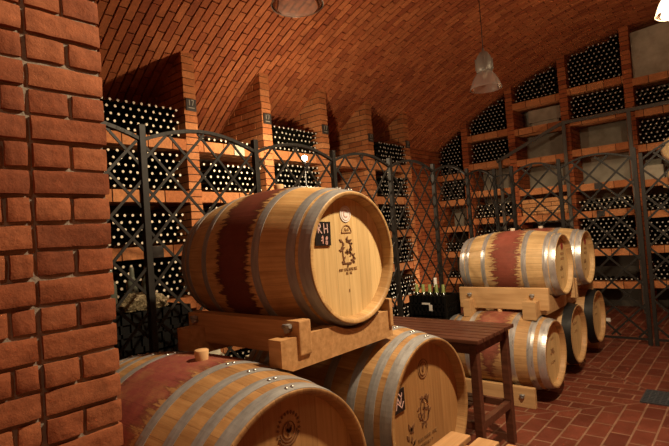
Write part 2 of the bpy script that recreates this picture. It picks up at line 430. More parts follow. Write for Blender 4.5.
E_BAYS = [(XI, EP[0])] + [(EP[i] + EW, EP[i + 1]) for i in range(4)]
E_SH = [[1.035, .515, -.02, -.53, -1.06], [1.727, 1.173, .63, .10, -.45, -1.0], [2.16, 1.678, 1.106, .56, .07, -.5, -1.06],
        [2.2, 1.667, 1.135, .533, .07, -.575, -1.115], [2.12, 1.605, 1.05, .493, .0, -.55, -1.1]]
E_SH = [[z + FL for z in r] for r in E_SH]
for n, (x0, x1) in enumerate(E_BAYS):
    for k, z in enumerate(E_SH[n]):
        sh = shelf(wall_back, 'X', x0, x1, YE - .004, YE + .45, z)
        if n == 3 and k in (3, 4): small_plate(sh, x0 + .30, x0 + .42, YE - .016, YE - .002, z - .05, z + .05, 'plaque_dark')
# bricked-up compartment and the flush plaster panel
b = MB(); x0, x1 = E_BAYS[2]; z = E_SH[2][4] + ST / 2; k = 0
while z < E_SH[2][3] - ST / 2 - .09:
    brick_row(b, 'X', x0 + .02, x1 - .02, YE + .03, YE + .14, z, min(z + .066, E_SH[2][3] - ST / 2), (k % 2) * .125); z += .0765; k += 1
b.box(x0 + .03, x1 - .03, YE + .045, YE + .135, E_SH[2][4] + ST / 2, z, 0); b.build('brick_infill', ['mortar', 'brick_tan'], wall_back)
b = MB(); x0, x1 = E_BAYS[4]; zz = E_SH[4][0] + ST / 2 + .004
b.prism([(x0 + .01, zz), (x1 - .01, zz), (x1 - .01, vz(x1) - .11), (x0 + .01, vz(x0) - .11)], YE + .09, YE + .14, 'XZ'); b.build('plaster_panel', 'plaster', wall_back)
b = MB(); x0, x1 = E_BAYS[2]; zz = E_SH[2][1] + ST / 2 + .004
b.bevbox(x0 + .20, x1 - .06, YE + .22, YE + .42, zz + .10, zz + .33, .01); b.bevbox(x0 + .24, x1 - .10, YE + .24, YE + .40, zz, zz + .10, .01); b.build('cement_block', 'plaster', wall_back)

# the unseen sides that close the cellar
b = MB(); b.box(XR, XR + .12, YF, YB, 0, vz(XR) + .15); structure(b.build('wall_right', 'brick'), 'right cellar wall in orange brick', 'wall')
b = MB(); b.box(XB - .15, XR + .1, YF - .12, YF, 0, vz(VX) + .1); structure(b.build('wall_front', 'brick'), 'front cellar wall in orange brick behind the viewer', 'wall')

# near brick pillar (rough facing bricks with deep joints)
PX, PY = -1.34, .618
def rough_brick(b, y0, y1, z0, z1, x, depth, mi):
    bm = bmesh.new(); bmesh.ops.create_cube(bm, size=1)
    for v in bm.verts: v.co = Vector((x - depth + (v.co.x + .5) * depth, y0 + (v.co.y + .5) * (y1 - y0), z0 + (v.co.z + .5) * (z1 - z0)))
    bmesh.ops.subdivide_edges(bm, edges=bm.edges[:], cuts=5, use_grid_fill=True)
    ph = rng.uniform(0, 50)
    from mathutils import noise
    tx, tz = rng.uniform(-.004, .004), rng.uniform(-.02, .02)
    c = Vector((x, (y0 + y1) / 2, (z0 + z1) / 2))
    for v in bm.verts:
        q = Vector((v.co.x * 1, v.co.y, v.co.z)) * 22 + Vector((ph, ph, 0)); w = noise.noise_vector(q)
        d = v.co - c
        ey = abs(d.y) / ((y1 - y0) / 2); ez = abs(d.z) / ((z1 - z0) / 2)
        v.co += Vector((w.x * .004, w.y * .0028, w.z * .0024)); v.co.x += tx + tz * d.y
        if d.x > -.01: v.co.x -= .0022 * (max(ey - .9, 0) * 10) ** 2 + .002 * (max(ez - .8, 0) * 5) ** 2
    b.frombm(bm, mi, None, True); bm.free()
b = MB(); pc = .0687; z = FL - .60 - pc * 3; k = 0
b.box(PX - .5, PX - .012, -1.2, PY - .012, 0, vz(PX) + .05, 0)
W = .102 + .094
cols = [(PY - (i + 1) * .196, PY - i * .196) for i in range(6)]
zz = FL - .60 - pc * 14; k = 0
while zz < vz(PX):
    for ci, (y0, y1) in enumerate(cols):
        if zz + pc < .0: continue
        dt = rng.uniform(-.0015, .0015)
        if k % 2: rough_brick(b, y0 + .007, y1 - .006, zz + .0058 + dt, zz + pc - .0058 + dt, PX, .1, 1)
        else:
            ym = (y0 + y1) / 2 + rng.uniform(-.006, .006) if ci != 1 else y1 - .060
            rough_brick(b, y0 + .007, ym - .006, zz + .0058 + dt, zz + pc - .0058 + dt, PX, .1, 1); rough_brick(b, ym + .006, y1 - .006, zz + .0058 + dt, zz + pc - .0058 + dt, PX, .1, 1)
    # bricks on the far return of the pillar
    b.box(PX - .5, PX - .11, PY - .1, PY + rng.uniform(-.003, .003), zz + .0045, zz + pc - .0045, 1)
    zz += pc; k += 1
wp = b.build('wall_pillar', ['mortar_pale', 'brick_near']); wp.data.set_sharp_from_angle(angle=math.radians(38))
structure(wp, 'rough red brick pillar at the left edge of the view', 'pillar')

# ------------------------------------------------------------------ barrels
def barrel(name_label, cat, head_x, y, zc, RH, RB, L, body, headm, hoopm, fracs, group=None, bung='cork', rivets=True, ch_w=.043, bdx=0.0, bh=.024, br=.025):
    """barrel lying along X, front head towards +X; zc = axis height above floor"""
    t = thing('wine_barrel', name_label, cat, (head_x - L / 2, y, zc - RB), group)
    def r(x): return RB - (RB - RH) * (2 * x / L) ** 2
    O = (0, 0, RB); N = 96
    ins = .045
    b = MB(); xs = [-L / 2 + L * i / 28 for i in range(29)]
    prof = [(-L / 2 + ins, RH - .026), (-L / 2 + .004, RH - .016)] + [(x, r(x)) for x in xs] + [(L / 2 - .001, RH - .004), (L / 2, RH - .015), (L / 2 - .012, RH - .019), (L / 2 - ins, RH - .026)]
    b.lathe(prof, N, 'X'); body_o = b.build('staves', body, t, O)
    for sgn, nm in ((1, 'head'), (-1, 'head')):
        b = MB(); x = sgn * (L / 2 - ins); b.lathe([(x - .012, RH - .024), (x + .0, RH - .024)] if sgn > 0 else [(x, RH - .024), (x + .012, RH - .024)], N, 'X', cap0=True, cap1=True, smooth=False)
        h = b.build('head', headm, t, O)
        if sgn > 0: head = h
    for f in fracs:
        for sgn in (-1, 1):
            w = ch_w if f == max(fracs) else ch_w * .82
            xc = sgn * min(f * L / 2, L / 2 - w / 2 - .004); b = MB(); pr = []
            x0, x1 = xc - w / 2, xc + w / 2
            pr = [(x0, r(x0) - .003), (x0, r(x0) + .0018), ((x0 + x1) / 2, r((x0 + x1) / 2) + .003), (x1, r(x1) + .0018), (x1, r(x1) - .003)]
            b.lathe(pr, N, 'X', smooth=False)
            if rivets:
                for q in (.02, .085) if sgn > 0 else (-.03, .05):
                    rr = r(xc) + .003; M = Matrix.Translation((xc + w * .12, rr * math.sin(q), rr * math.cos(q)))
                    b.lathe([(0, .0065), (.0035, .005), (.0045, .0)], 8, 'Z', 1, M)
            b.build('hoop', [hoopm, 'rivet'], t, O)
    b = MB(); b.lathe([(r(0) - .02, br * .8), (r(0) + bh - .004, br), (r(0) + bh, br * .88), (r(0) + bh, 0)], 20, 'Z', 0, Matrix.Translation((bdx, 0, 0))); bg = b.build('bung', bung, t, O)
    return t, head, L / 2 - ins
def on_head(name, m, t, head, hx, RB, shapes, label=None, lift=.0006, th=.0022):
    """flat marks on the front head; shapes = list of ('poly', pts) / ('line', pts, w) / ('disc', c, r) in (y,z) from the axis"""
    b = MB()
    for s in shapes:
        if s[0] == 'poly': b.prism(s[1], hx + lift, hx + lift + th, 'YZ')
        elif s[0] == 'disc':
            (cy, cz), rr = s[1], s[2]; b.prism([(cy + rr * math.cos(2 * PI * k / 28), cz + rr * math.sin(2 * PI * k / 28)) for k in range(28)], hx + lift, hx + lift + th, 'YZ')
        else:
            for p, q in zip(s[1], s[1][1:]):
                if (Vector(p) - Vector(q)).length > 1e-4: b.bar((hx + lift + th / 2, *p), (hx + lift + th / 2, *q), s[2], th, (1, 0, 0))
    o = b.build(name, m, head)
    if label: o['label'] = label
    return o
def arc(cy, cz, r, a0, a1, n=12, sy=1): return [(cy + sy * r * math.cos(math.radians(a0 + (a1 - a0) * k / n)), cz + r * math.sin(math.radians(a0 + (a1 - a0) * k / n))) for k in range(n + 1)]
def leaf(cy, cz, a, L, w):
    a = math.radians(a); d = (math.cos(a), math.sin(a)); u = (-d[1], d[0])
    return ('poly', [(cy, cz), (cy + d[0] * L * .5 + u[0] * w, cz + d[1] * L * .5 + u[1] * w), (cy + d[0] * L, cz + d[1] * L), (cy + d[0] * L * .5 - u[0] * w, cz + d[1] * L * .5 - u[1] * w)])
def textmarks(cy, cz, width, h, n, seed):
    q = random.Random(seed); out = []; x = cy - width / 2
    step = width / n
    for i in range(n):
        c = x + step * (i + .5)
        if q.random() < .12: continue
        k = q.randrange(4); w = h * .17; g = step * .36
        if k == 0: out.append(('line', [(c - g, cz - h / 2), (c - g, cz + h / 2), (c + g, cz), (c - g, cz - h / 2)], w))
        elif k == 1: out.append(('line', [(c - g, cz - h / 2), (c, cz + h / 2), (c + g, cz - h / 2)], w))
        elif k == 2: out.append(('line', [(c + g, cz + h / 2), (c - g, cz + h / 2), (c - g, cz - h / 2), (c + g, cz - h / 2)], w))
        else: out.append(('line', [(c - g, cz - h / 2), (c - g, cz + h / 2), (c + g, cz - h / 2), (c + g, cz + h / 2)], w))
    return out
def plate_RH(t, head, hx, RB, corners):
    pl = on_head('name_plate', 'plate_black', t, head, hx, RB, [('poly', corners)], 'black plate with hand-lettered marks', th=.006)
    return pl

# upper front barrel
UP, hd, hx = barrel('tan oak barrel stacked on top in front, black RH 18 plate on its head', 'barrel', -1.284, 1.617, FL - .090, .279, .340, .90,
                    'oak_tan', 'head_oak', 'hoop_steel', (.40, .80, .95), ch_w=.050)
pl = plate_RH(UP, hd, hx, .340, [(-.203, .060), (-.112, .056), (-.108, .154), (-.199, .157)])
def letters(head, hx, strokes, w, name, m):
    return on_head(name, m, None, head, hx, 0, [('line', s, w) for s in strokes], lift=.0068, th=.0014)
c0 = (-.1555, .106)
L1 = [[(-.030, .004), (-.032, .042)], [(-.032, .042), (-.018, .040), (-.016, .028), (-.030, .022)], [(-.028, .022), (-.010, .002)],
      [(.006, .002), (.004, .042)], [(.026, .002), (.026, .040)], [(.005, .020), (.026, .020)]]
L2 = [[(-.012, -.018), (-.004, -.008), (-.006, -.040)], [(-.016, -.028), (-.004, -.024)],
      [(.012, -.022), (.018, -.012), (.024, -.016), (.014, -.030), (.010, -.040), (.018, -.044), (.022, -.036), (.012, -.022)]]
letters(pl, hx, [[(c0[0] + a, c0[1] + b_) for a, b_ in s] for s in L1], .0042, 'lettering', 'chalk')
letters(pl, hx, [[(c0[0] + a, c0[1] + b_) for a, b_ in s] for s in L2], .0044, 'lettering', 'chalk_red')
st = on_head('sticker', 'white_sticker', UP, hd, hx, .34, [('disc', (.0, .186), .036)], 'round white sticker')
on_head('print', 'sticker_print', UP, st, hx, .34, [('line', arc(0, .186, .014, 40, 320), .005), ('line', arc(0, .186, .028, 0, 360, 28), .002)], lift=.003, th=.0008)
em = [('line', arc(0, .106, .032, 0, 180), .004), ('line', [(-.033, .106), (.033, .106)], .004), ('line', [(-.014, .112), (-.010, .124), (0, .114), (.010, .124), (.014, .112)], .004)]
on_head('brand_mark', 'branded_soft', UP, hd, hx, .34, em)
q = random.Random(3); em = []
for a, bb in [((-.030, .066), (-.034, .020)), ((-.034, .020), (-.026, -.026)), ((-.026, -.026), (.012, -.030)), ((.012, -.030), (.036, -.012)), ((.036, -.012), (.034, .006)), ((.034, .006), (.008, .022)), ((.008, .022), (-.018, .022)), ((.008, .022), (.024, .040)), ((.024, .040), (.018, .060)), ((.018, .060), (-.006, .070))]:
    em.append(('line', [a, ((a[0] + bb[0]) / 2 + q.uniform(-.004, .004), (a[1] + bb[1]) / 2 + q.uniform(-.004, .004)), bb], .0055))
    for k in range(3):
        f = q.random(); em.append(leaf(a[0] + (bb[0] - a[0]) * f, a[1] + (bb[1] - a[1]) * f, q.uniform(0, 360), .017, .0042))
em += [leaf(-.030, .066, 150, .026, .006), leaf(-.006, .070, 60, .024, .006), leaf(.010, .066, 20, .024, .006), leaf(-.034, .030, 170, .024, .006)]
on_head('brand_mark', 'branded', UP, hd, hx, .34, em)
on_head('brand_mark', 'branded_soft', UP, hd, hx, .34, textmarks(0, -.051, .13, .009, 15, 4))
on_head('brand_mark', 'branded_soft', UP, hd, hx, .34, textmarks(0, -.067, .042, .008, 5, 6))
on_head('brand_mark', 'branded_soft', UP, hd, hx, .34, [('line', [(-.006, -.148), (-.006, -.136)], .003)])

# lower left front barrel
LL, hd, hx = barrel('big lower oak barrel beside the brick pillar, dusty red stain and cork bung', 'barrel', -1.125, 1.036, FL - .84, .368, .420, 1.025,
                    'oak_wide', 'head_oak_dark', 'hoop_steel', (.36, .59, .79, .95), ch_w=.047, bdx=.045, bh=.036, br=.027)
em = []
for k in range(15):
    a = math.radians(-25 + 230 * k / 14); em.append(leaf(.026 + .040 * math.cos(a), .238 + .046 * math.sin(a), math.degrees(a), .013, .0045))
em += [('line', arc(.026, .236, .036, 190, 350, 14), .004), ('line', arc(.026, .236, .046, 200, 340, 14), .004), ('line', arc(.026, .236, .026, 0, 360, 20), .0025)]
em += [leaf(.026, .216, 90, .046, .011), leaf(.026, .225, 60, .026, .006), leaf(.026, .225, 120, .026, .006)]
on_head('brand_mark', 'branded', LL, hd, hx, .42, em)

# lower right front barrel
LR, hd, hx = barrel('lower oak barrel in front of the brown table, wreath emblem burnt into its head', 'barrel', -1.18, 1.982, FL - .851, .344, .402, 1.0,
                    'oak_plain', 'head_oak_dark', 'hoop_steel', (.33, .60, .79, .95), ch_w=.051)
on_head('brand_mark', 'branded', LR, hd, hx, .395, [('line', arc(0, .204, .030, 0, 360, 24), .003), ('line', arc(0, .204, .043, 0, 360, 24), .003), leaf(0, .186, 90, .036, .010)])
q = random.Random(9); em = []
for k in range(18):
    a = 2 * PI * k / 18; ry, rz = .040, .062; em.append(leaf(-.012 + ry * math.cos(a), .018 + rz * math.sin(a), q.uniform(0, 360), .026, .0065))
em += [('line', [(-.012 + .034 * math.cos(a), .018 + .056 * math.sin(a)) for a in [2 * PI * k / 20 for k in range(21)]], .005), ('line', [(-.02, -.02), (-.008, .05)], .010), ('line', [(-.026, .03), (.012, .014)], .008)]
on_head('brand_mark', 'branded', LR, hd, hx, .395, em)
on_head('brand_mark', 'branded_soft', LR, hd, hx, .395, textmarks(.0, -.105, .17, .012, 15, 11))
on_head('brand_mark', 'branded_soft', LR, hd, hx, .395, textmarks(-.01, -.132, .11, .010, 10, 12))
q = random.Random(5); em = []
for k in range(9): em.append(leaf(-.135 + q.uniform(-.02, .02), -.06 + q.uniform(-.06, .03), q.uniform(40, 130), .035, .008))
on_head('brand_mark', 'branded', LR, hd, hx, .395, em)
pl = plate_RH(LR, hd, hx, .395, [(-.262, .068), (-.178, .070), (-.178, .168), (-.262, .158)])
letters(pl, hx, [[(-.25, .085), (-.235, .135), (-.215, .1), (-.2, .15)], [(-.245, .12), (-.205, .085), (-.19, .11)], [(-.225, .15), (-.205, .13)]], .005, 'lettering', 'chalk')

# back group
BG = dict(RH=.285, RB=.347, L=.95)
BA, hd, hx = barrel('pale upper barrel with red wine stain, on the far stack nearer the table', 'barrel', -1.384, 4.93, FL - .413, .285, .347, .95,
                    'oak_pale', 'head_oak', 'hoop_bright', (.42, .81, .95), ch_w=.055, bung='pale_bung')
def back_marks(t, head, hx):
    on_head('brand_mark', 'red_print', t, head, hx, .347, [('disc', (.09, .165), .034)])
    on_head('brand_mark', 'branded_soft', t, head, hx, .347, textmarks(.08, .095, .12, .026, 5, 21) + textmarks(.07, .045, .12, .026, 5, 22) + [leaf(.03, -.06, 90 + k * 40, .05, .012) for k in range(-2, 3)] + textmarks(.04, -.13, .08, .02, 4, 8))
back_marks(BA, hd, hx)
BB, hd, hx = barrel('pale upper barrel behind its twin, standing nearest the end fence', 'barrel', -1.385, 5.80, FL - .416, .285, .347, .95,
                    'oak_pale', 'head_oak', 'hoop_bright', (.42, .81, .95), ch_w=.055, bung='pale_bung')
back_marks(BB, hd, hx)
LA, hd, hx = barrel('floor-level barrel with bright steel hoops right behind the brown table', 'barrel', -1.371, 4.424, FL - 1.150, .285, .347, .95,
                    'oak_old', 'head_oak', 'hoop_bright', (.42, .74, .94), ch_w=.062)
on_head('brand_mark', 'branded_soft', LA, hd, hx, .347, textmarks(.02, .12, .12, .024, 6, 31) + [leaf(.02, .0, 90 + k * 45, .06, .014) for k in range(-2, 3)] + textmarks(.02, -.08, .12, .02, 6, 33))
LBb, hd, hx = barrel('first black-hooped barrel on the floor, in the middle of the low row', 'barrel', -1.400, 5.28, FL - 1.148, .285, .347, .95,
                     'oak_old', 'head_oak', 'hoop_black', (.42, .92), rivets=False, ch_w=.085)
on_head('brand_mark', 'branded_soft', LBb, hd, hx, .347, textmarks(.02, .10, .14, .026, 6, 41) + textmarks(.02, .02, .12, .02, 6, 43))
LC, hd, hx = barrel('farthest black-hooped barrel on the floor, close to the iron fence', 'barrel', -1.390, 6.10, FL - 1.110, .285, .347, .95,
                    'oak_old', 'head_oak', 'hoop_black', (.42, .92), rivets=False, ch_w=.085)
on_head('brand_mark', 'branded_soft', LC, hd, hx, .347, textmarks(.02, .10, .14, .026, 6, 51) + textmarks(.02, .02, .12, .02, 6, 53))

# ------------------------------------------------------------------ barrel racks
def bearer_poly(y0, y1, zb, zt, notches_top, notches_bot, n=28):
    top = []; bot = []
    for k in range(n + 1):
        y = y0 + (y1 - y0) * k / n; a = zt; c = zb
        for (cy, cz, r) in notches_top:
            if abs(y - cy) < r: a = min(a, cz - math.sqrt(r * r - (y - cy) ** 2))
        for (cy, cz, r) in notches_bot:
            if abs(y - cy) < r: c = max(c, cz + math.sqrt(r * r - (y - cy) ** 2))
        top.append((y, max(a, c + .012))); bot.append((y, c))
    return bot + top[::-1]
def rr(RH, RB, L, x): return RB - (RB - RH) * (2 * x / L) ** 2
def bolt(parent, x, y, z):
    b = MB(); b.tube([(x, y - .022, z), (x, y + .004, z)], .012, 10); b.tube([(x - .02, y - .016, z + .012), (x + .02, y - .016, z + .016)], .009, 8); b.build('bolt', 'hoop_steel', parent)
def rack(label, up, lows, xs, bw, yb, by, bz, bx, mtl, ends, bolts):
    """two bearers along Y (notched round the barrels) and two side boards along X"""
    t = thing('barrel_rack', label, 'rack', (up[0], up[1], bz[0] + FL))
    org = Vector((up[0], up[1], bz[0] + FL))
    for x0, x1 in xs:
        xm = (x0 + x1) / 2; r_up = max(rr(*up[3:6], e - up[0]) for e in (x0, xm, x1)) + .002
        nb = [(l[1], l[2] + FL, max(rr(*l[3:6], e - l[0]) for e in (x0, xm, x1)) + .002) for l in lows]
        pts = bearer_poly(yb[0], yb[1], ends[0] + FL, ends[1] + FL, [(up[1], up[2] + FL, r_up)], nb)
        b = MB(); b.prism([(p[0] - org.y, p[1] - org.z) for p in pts], x0 - org.x, x1 - org.x, 'YZ'); b.build('bearer', mtl, t)
    for (y0, y1) in by:
        b = MB(); b.bevbox(bx[0] - org.x, bx[1] - org.x, y0 - org.y, y1 - org.y, bz[0] - (org.z - FL), bz[1] - (org.z - FL), .006); bd = b.build('side_board', mtl, t)
        if y0 < up[1]:
            for (px, pz) in bolts: bolt(bd, px - org.x, y0 - org.y, pz + FL - org.z)
    return t
upd = (-1.734, 1.617, -.090, .279, .340, .90); lld = (-1.6375, 1.036, -.84, .368, .42, 1.025); lrd = (-1.68, 1.982, -.851, .344, .402, 1.0)
rack('brown timber rack bolted together, carrying the front top barrel', upd, [lld, lrd], [(-1.985, -1.90), (-1.372, -1.305)], .11,
     (1.175, 1.875), [(1.262, 1.325), (1.85, 1.875)], (-.432, -.302), (-2.03, -1.295), 'beam_wood', (-.478, -.358), [(-1.345, -.335), (-1.96, -.335)])
bad = (-1.859, 4.93, -.413, .285, .347, .95); lad = (-1.846, 4.424, -1.15, .285, .347, .95); lbd = (-1.875, 5.28, -1.148, .285, .347, .95)
bbd = (-1.86, 5.80, -.416, .285, .347, .95); lcd = (-1.865, 6.10, -1.11, .285, .347, .95)
rack('pale pine rack under the upper barrel nearer the table, two square bearer ends showing', bad, [lad, lbd], [(-2.15, -2.085), (-1.59, -1.475)], .1,
     (4.29, 5.345), [(4.40, 4.44), (5.215, 5.26)], (-.778, -.58), (-2.235, -1.395), 'pine', (-.845, -.69), [(-2.12, -.655), (-1.53, -.655)])
rack('pale pine rack under the upper barrel nearer the end fence', bbd, [lbd, lcd], [(-2.30, -2.21), (-1.69, -1.55)], .1,
     (5.365, 6.20), [(5.46, 5.505), (6.095, 6.14)], (-.815, -.61), (-2.33, -1.44), 'pine', (-.90, -.745), [])
def low_rack(label, cx, cy, x0, x1, ys, z1, mtl, z0=0.0, cross=None):
    t = thing('barrel_rack', label, 'rack', (cx, cy, z0))
    for (y0, y1) in ys:
        b = MB(); b.bevbox(x0 - cx, x1 - cx, y0 - cy, y1 - cy, 0, z1 - z0, .005); bd = b.build('side_board', mtl, t)
        if y0 < cy and z1 < .3: bolt(bd, x1 - .10 - cx, y0 - cy, (z1 - z0) * .55)
    if cross:
        for (c0_, c1_) in cross:
            b = MB(); b.box(c0_ - cx, c1_ - cx, ys[0][1] - cy, ys[-1][0] - cy, 0, .05); b.build('bearer', mtl, t)
low_rack('pale pine board rack on the floor under the barrel behind the table', -1.9, 4.424, -2.35, -1.475, [(4.10, 4.145), (4.703, 4.748)], .17, 'pine', cross=[(-2.25, -2.15), (-1.72, -1.62)])
low_rack('pine board rack on the floor under the middle black-hooped barrel', -1.9, 5.28, -2.35, -1.50, [(4.965, 5.005), (5.555, 5.595)], .17, 'pine', cross=[(-2.25, -2.15), (-1.72, -1.62)])
low_rack('pine board rack on the floor under the farthest black-hooped barrel', -1.9, 6.10, -2.35, -1.50, [(5.785, 5.825), (6.375, 6.415)], .20, 'pine', cross=[(-2.25, -2.15), (-1.72, -1.62)])
low_rack('timber rack under the two lower front barrels', -1.65, 1.5, -2.05, -1.30, [(.66, .75), (1.322, 1.412), (1.66, 1.72), (2.26, 2.32)], .42, 'beam_wood', cross=[(-2.0, -1.9), (-1.45, -1.35)])

# ------------------------------------------------------------------ tables
def table(label, x0, x1, y0, y1, ztop, along, nsl, gap, mtl, leg, shelf_z=None, inset=.03):
    cx, cy = (x0 + x1) / 2, (y0 + y1) / 2
    t = thing('slatted_table', label, 'table', (cx, cy, 0)); X, Y = (x1 - x0) / 2, (y1 - y0) / 2; th = .026
    if along == 'X':
        w = (2 * Y + gap) / nsl
        for k in range(nsl):
            b = MB(); a = -Y + k * w; b.bevbox(-X, X, a, a + w - gap, ztop - th, ztop, .004); b.build('slat', mtl, t)
    else:
        w = (2 * X + gap) / nsl
        for k in range(nsl):
            b = MB(); a = -X + k * w; b.bevbox(a, a + w - gap, -Y, Y, ztop - th, ztop, .005); b.build('slat', mtl, t)
    lx, ly = X - inset - leg, Y - inset - leg
    for sx in (-1, 1):
        for sy in (-1, 1):
            b = MB(); b.bevbox(min(sx * lx, sx * (lx + leg)), max(sx * lx, sx * (lx + leg)), min(sy * ly, sy * (ly + leg)), max(sy * ly, sy * (ly + leg)), 0, ztop - th, .004); b.build('leg', mtl, t)
    for sy in (-1, 1):
        b = MB(); c = sy * (ly + leg / 2); b.bevbox(-lx, lx, c - .011, c + .011, ztop - th - .075, ztop - th, .003); b.build('apron', mtl, t)
        if shelf_z:
            b = MB(); b.bevbox(-lx, lx, c - .014, c + .014, shelf_z - .05, shelf_z, .003); b.build('stretcher', mtl, t)
    for sx in (-1, 1):
        b = MB(); c = sx * (lx + leg / 2); b.bevbox(c - .011, c + .011, -ly, ly, ztop - th - .075, ztop - th, .003); b.build('apron', mtl, t)
        if shelf_z:
            b = MB(); b.bevbox(c - .02, c + .02, -ly, ly, shelf_z - .05, shelf_z, .003); b.build('stretcher', mtl, t)
    if shelf_z:
        n2 = 5; w = 2 * ly / n2
        for k in range(n2):
            b = MB(); a = -ly + k * w; b.bevbox(-lx + .02, lx - .14, a + .004, a + w - .012, shelf_z, shelf_z + .02, .003); b.build('shelf_slat', mtl, t)
    return t
table('dark reddish-brown slatted wooden table with lower shelf, behind the lower front barrels', -2.56, -1.355, 2.865, 3.465, FL - .714, 'X', 7, .013, 'table_wood', .052, .30)
table('light slatted wooden bench cut off at the bottom edge of the view', -1.068, -.60, 1.20, 1.925, FL - .885, 'Y', 4, .034, 'bench_wood', .05)

# ------------------------------------------------------------------ iron fence
XF, YFN = -2.75, 6.76
PY0, PP = 1.4682, .8821
ZT = .760 + FL
def fence_panel(label, axis, fixed, u0, u1, zpost, zside, zpeak, half, zn, un, post_left=True, post_right=False, post_w=.040, group='arched iron lattice panels'):
    """axis 'Y' -> panel runs along Y at X = fixed; 'X' -> along X at Y = fixed"""
    if axis == 'Y': loc = (fixed, u0, 0); P = lambda u, z, d=0: (d, u - u0, z); nrm = (1, 0, 0)
    else: loc = (u0, fixed, 0); P = lambda u, z, d=0: (u - u0, d, z); nrm = (0, 1, 0)
    t = thing('fence_panel', label, 'fence', loc, group)
    def post(u):
        b = MB()
        if axis == 'Y': b.bevbox(-post_w / 2, post_w / 2, u - u0 - post_w / 2, u - u0 + post_w / 2, 0, zpost, .003)
        else: b.bevbox(u - u0 - post_w / 2, u - u0 + post_w / 2, -post_w / 2, post_w / 2, 0, zpost, .003)
        b.build('post', 'iron', t)
    if post_left: post(u0)
    if post_right: post(u1)
    a, c = u0 + (post_w / 2 if post_left else .0) - .006, u1 - post_w / 2 + .006
    def zarch(u):
        f = (u - a) / (c - a); return zside + (zpeak - zside) * math.sin(PI * min(max(f, 0), 1)) ** .9
    n = 18
    for nm, off, w in (('arch_rail', 0, .022),):
        b = MB()
        for k in range(n):
            p, q = a + (c - a) * k / n, a + (c - a) * (k + 1) / n
            b.bar(P(p, zarch(p)), P(q + .002, zarch(q)), w, .026, nrm)
        b.build('arch_rail', 'iron', t)
    b = MB()
    for zb in (.07,):
        b.bar(P(a, zb), P(c, zb), .026, .014, nrm)
    b.build('bottom_rail', 'iron', t)
    # lattice bars, the two directions on either side of the plane
    b = MB(); zlo = .08; N = 40
    for sgn, d in ((1, .0045), (-1, -.0045)):
        for k in range(-30, 30):
            # bars z = zn + sgn*(u-un) * (hz/hu) + 2*k*hz
            hu, hz = half
            segs = []; prev = None
            for i in range(N + 1):
                u = a + (c - a) * i / N; z = zn + sgn * (u - un) * hz / hu + 2 * k * hz
                ok = zlo <= z <= zarch(u) - .008
                if ok: segs.append((u, z))
            if len(segs) >= 2: b.bar(P(*segs[0], d), P(*segs[-1], d),   .0165 if axis == 'Y' else .023, .008, nrm)
    b.build('lattice', 'iron', t)
    # little cross piece joining the arch crown to the lattice
    um = (a + c) / 2
    return t
ordn = ['first', 'second', 'third', 'fourth', 'fifth', 'sixth', 'seventh', 'eighth', 'ninth', 'tenth', 'eleventh', 'twelfth', 'thirteenth', 'fourteenth']
for i in range(-1, 6):
    u0, u1 = PY0 + i * PP, PY0 + (i + 1) * PP
    fence_panel(f'{ordn[i + 1]} arched iron lattice panel from the brick pillar, along the left wine racks', 'Y', XF, u0, u1, ZT, .672 + FL, .765 + FL, (.1225, .130), .597 + FL, 1.5225 + i * PP,
                group='fence panels along the left racks')
EX = [-2.75, -2.49, -1.875, -1.02]
EX = [XF, -2.52 + .02, -1.875, -1.02]
for i in range(3):
    u0, u1 = EX[i], EX[i + 1]
    if i == 0: u0 = XF
    fence_panel(['short corner lattice panel where the end fence meets the left fence', 'arched iron lattice panel behind the far barrels, before the gate', 'wide arched lattice gate panel with the tall double post on its right'][i], 'X', YFN, u0, u1,
                ZT + .05, .69 + FL, (.70 if i == 0 else .80) + FL, (.150, .150), .70 + FL, u0 + .2, True, i == 2, .044, 'fence panels before the end racks')
fence_panel('lattice gate leaf cut off by the right edge of the view', 'X', YFN, -.955, .25, .735 + FL, .66 + FL, .90 + FL, (.155, .155), .70 + FL, -.8, True, False, .040, 'fence panels before the end racks')

# steel rail in front of the end racks
t = thing('rail_frame', 'grey flat steel rail with sloping end, fixed before the end racks', 'rail', (-1.9, 8.93, 0))
def rl(nm, p, q, w=.055, th=.03):
    b = MB(); b.bar((p[0] + 1.9, 0, p[1]), (q[0] + 1.9, 0, q[1]), w, th, (0, 1, 0)); b.build(nm, 'rail_steel', t)
rl('top_rail', (-2.372, 1.678 + FL), (.3, 1.678 + FL)); rl('sloping_rail', (-3.56, 1.19 + FL), (-2.38, 1.672 + FL))
rl('upright', (-2.345, 0), (-2.345, 1.65 + FL)); rl('upright', (-1.372, 0), (-1.372, 1.65 + FL)); rl('upright', (.28, 0), (.28, 1.65 + FL))
rl('upright', (-3.50, 0), (-3.50, 1.20 + FL))

# ------------------------------------------------------------------ bottles in the racks
BR = .0372
def bottle_geo(b, M, seg, full, cap):
    prof = [(-.18 if full else -.05, BR), (-.03, BR), (.012, .026), (.032, .0155), (.095, .0150)]
    b.lathe(prof, seg, 'X', 0, M, cap0=full)
    b.lathe([(.095, .0150), (.0995, .0145), (.1002, .0125)], seg, 'X', 0, M)
    b.lathe([(.1002, .0125), (.1012, .0115)], seg, 'X', cap, M, cap1=True)
def bottle_mesh(seg, cap):
    b = MB(); bottle_geo(b, None, seg, True, 1)
    me = bpy.data.meshes.new('wine_bottle'); me.from_pydata(b.v, [], b.f)
    me.materials.append(MATS['bottle_glass']); me.materials.append(MATS[cap])
    me.polygons.foreach_set('material_index', b.mi); me.polygons.foreach_set('use_smooth', b.sm); me.update(); return me
ME_L = bottle_mesh(14, 'capsule_cream'); ME_E = bottle_mesh(12, 'capsule_grey')
cur_cap, cur_out = 'C', 0.0
spots = []       # (world pos of the shoulder, wall, label)
